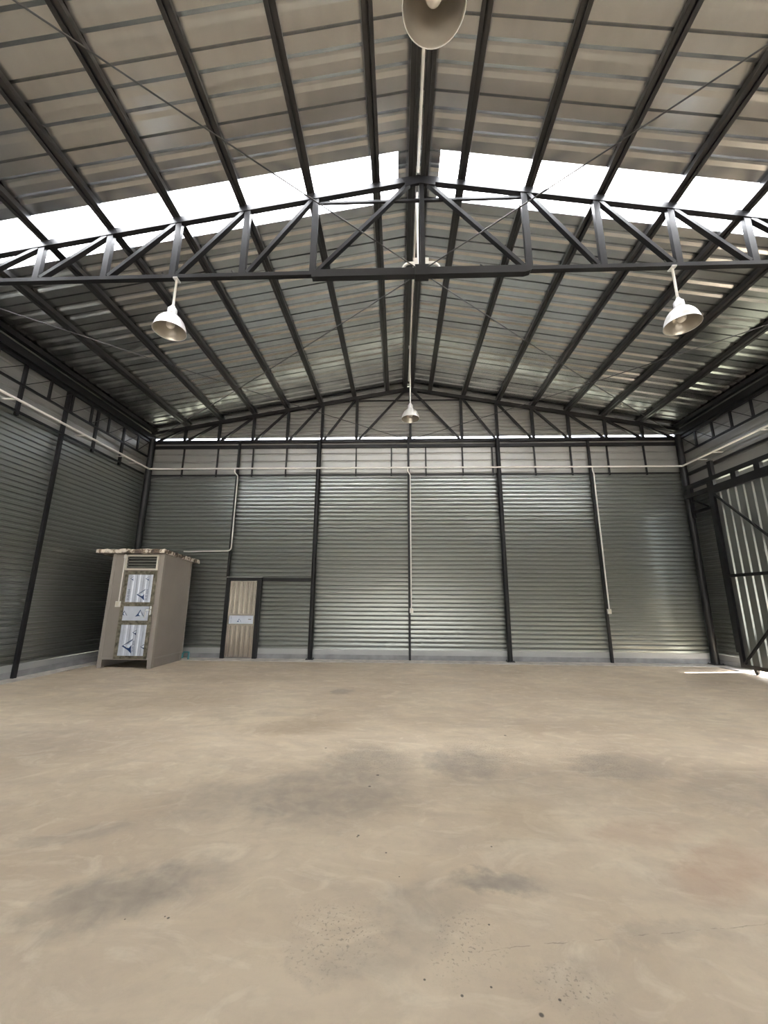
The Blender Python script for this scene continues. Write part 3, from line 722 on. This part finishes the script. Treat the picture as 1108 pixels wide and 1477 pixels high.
MB().tube([(px1 - .10, -.016, 1.06), (px1 - .07, -.02, 1.14), (px1 - .085, -.02, 1.25)], .007, 6).build('key_cord', M['chrome'], door)
# switch and its conduit
t = thing('switch_box', 'white switch with its own conduit on the cabin front', 'switch', (-6.62, BY0 - .012, 0))
MB().tube([(.012, -.014, 2.49), (.012, -.014, 1.42)], .014, 8).build('pipe', M['pvc'], t)
MB().box(-.04, .055, -.045, .012, 1.30, 1.425).build('box', M['pvc'], t)
MB().box(-.028, .043, -.051, -.045, 1.315, 1.41).build('rocker_plate', M['alu_white'], t)
MB().tube([(.012, -.014, 2.40), (.012, -.014, 2.47)], .028, 10).build('coupling', M['pvc'], t)
# teal water pipe behind the cabin
t = tag(MB().tube([(-5.65, -.42, .06), (-5.65, -.42, .16)] + [(-5.62, -.42, .20), (-5.50, -.42, .20), (-5.50, -.42, .17), (-5.50, -.42, .03)], .022, 10).build('water_pipe', M['teal']), 'teal plastic pipe bend on the floor behind the cabin', 'pipe')

# ---------------------------------------------------------------- sliding gate
GX = 7.22
gate = thing('sliding_gate', 'tall dark framed sliding gate of ribbed sheets on the right', 'gate', (GX, 0, 0))
YA, YZ = -1.10, -4.95
ym = (YA + YZ) / 2
GZ0, GZ1 = .10, 4.12
MB().box(-.03, .03, YA - .09, YA, GZ0, GZ1).build('stile', M['steel'], gate)
MB().box(-.03, .03, YZ, YZ + .09, GZ0, GZ1).build('stile', M['steel'], gate)
MB().box(-.03, .03, YZ + .09, YA - .09, GZ0, GZ0 + .075).build('bottom_rail', M['steel'], gate)
MB().box(-.03, .03, YZ + .09, YA - .09, GZ1 - .10, GZ1).build('top_rail', M['steel'], gate)
MB().box(-.03, .03, YZ + .09, YA - .09, 2.045, 2.11).build('middle_rail', M['steel'], gate)
MB().box(-.028, .028, ym - .03, ym + .03, GZ0 + .075, 2.045).build('centre_stile', M['steel'], gate)
for y0 in (YA - .10, YZ + .10):
    MB().bar((-.012, y0, GZ1 - .13), (-.012, ym, 2.12), .035, .04, (1, 0, 0)).build('brace', M['steel'], gate)
    MB().bar((-.012, y0, GZ0 + .09), (-.012, ym, 2.04), .035, .045, (1, 0, 0)).build('brace', M['steel'], gate)
GP = .213
def gate_sheet(y0, n):
    mb = MB(); pr = []
    for i in range(n):
        a = y0 - i * GP; pr += [(a, 0), (a - .155, 0), (a - .170, -.028), (a - .198, -.028)]
    pr.append((y0 - n * GP, 0)); k = len(pr)
    mb.add([(.038 + dx + .012, y, GZ0 + .02) for y, dx in pr] + [(.038 + dx + .012, y, GZ1 - .02) for y, dx in pr], [(i, i + 1, k + i + 1, k + i) for i in range(k - 1)])
    mb.build('sheet', M['wall'], gate)
y = YA - .02
while y > YZ + .3:
    n = min(3, int(round((y - YZ) / GP))); gate_sheet(y, n); y -= n * GP
for y in (YA - .35, YZ + .35):
    w = MB().lathe([(.0, -.015), (.05, -.015), (.042, -.006), (.042, .006), (.05, .015), (.0, .015)], n=20)
    o = w.build('wheel', M['steel'], gate, (0, y, .052)); o.rotation_euler = (0, math.radians(90), 0)
    MB().box(-.03, .03, y - .04, y + .04, .06, .10).build('wheel_bracket', M['steel'], gate)
tk = tag(MB().box(-.02, .02, -12, -.2, -.02, .002).build('gate_rail', M['steel'], None, (GX, 0, 0.0)), 'thin steel floor rail under the sliding gate', 'rail')
hb = thing('gate_beam', 'dark double beam above the sliding gate', 'beam', (7.30, 0, 0))
MB().box(-.05, .05, -12, -.20, 4.36, 4.47).build('upper_beam', M['steel'], hb)
MB().box(-.06, .02, -12, -.20, 4.13, 4.23).build('track', M['steel'], hb)
for y in (-.35, -1.1, -1.75, -2.35, -2.95, -3.6, -4.2, -4.8): MB().box(-.05, .03, y - .07, y + .07, 4.22, 4.36).build('spacer', M['steel'], hb)
MB().box(-.02, .05, -1.16, -1.04, 4.47, 4.86).build('hanger', M['steel'], hb)
MB().box(-.02, .05, -3.0, -2.88, 4.47, 4.86).build('hanger', M['steel'], hb)
tag(MB().tube([(0, -.2, 0), (0, -12, 0)], .05, 12).build('gate_girt', M['steel'], None, (7.46, 0, 4.83)), 'dark tube girt under the right wall conduit', 'girt')
tg = thing('gate_guide', 'dark guide frame between the back right column and the gate', 'bracket', (7.40, 0, 0))
MB().box(-.03, .03, -.24, -.17, 3.62, 4.17).build('post', M['steel'], tg)
MB().box(-.03, .03, -1.0, -.24, 3.74, 3.80).build('arm', M['steel'], tg)
MB().bar((0, -.24, 4.1), (0, -.72, 3.82), .03, .03, (1, 0, 0)).build('arm', M['steel'], tg)
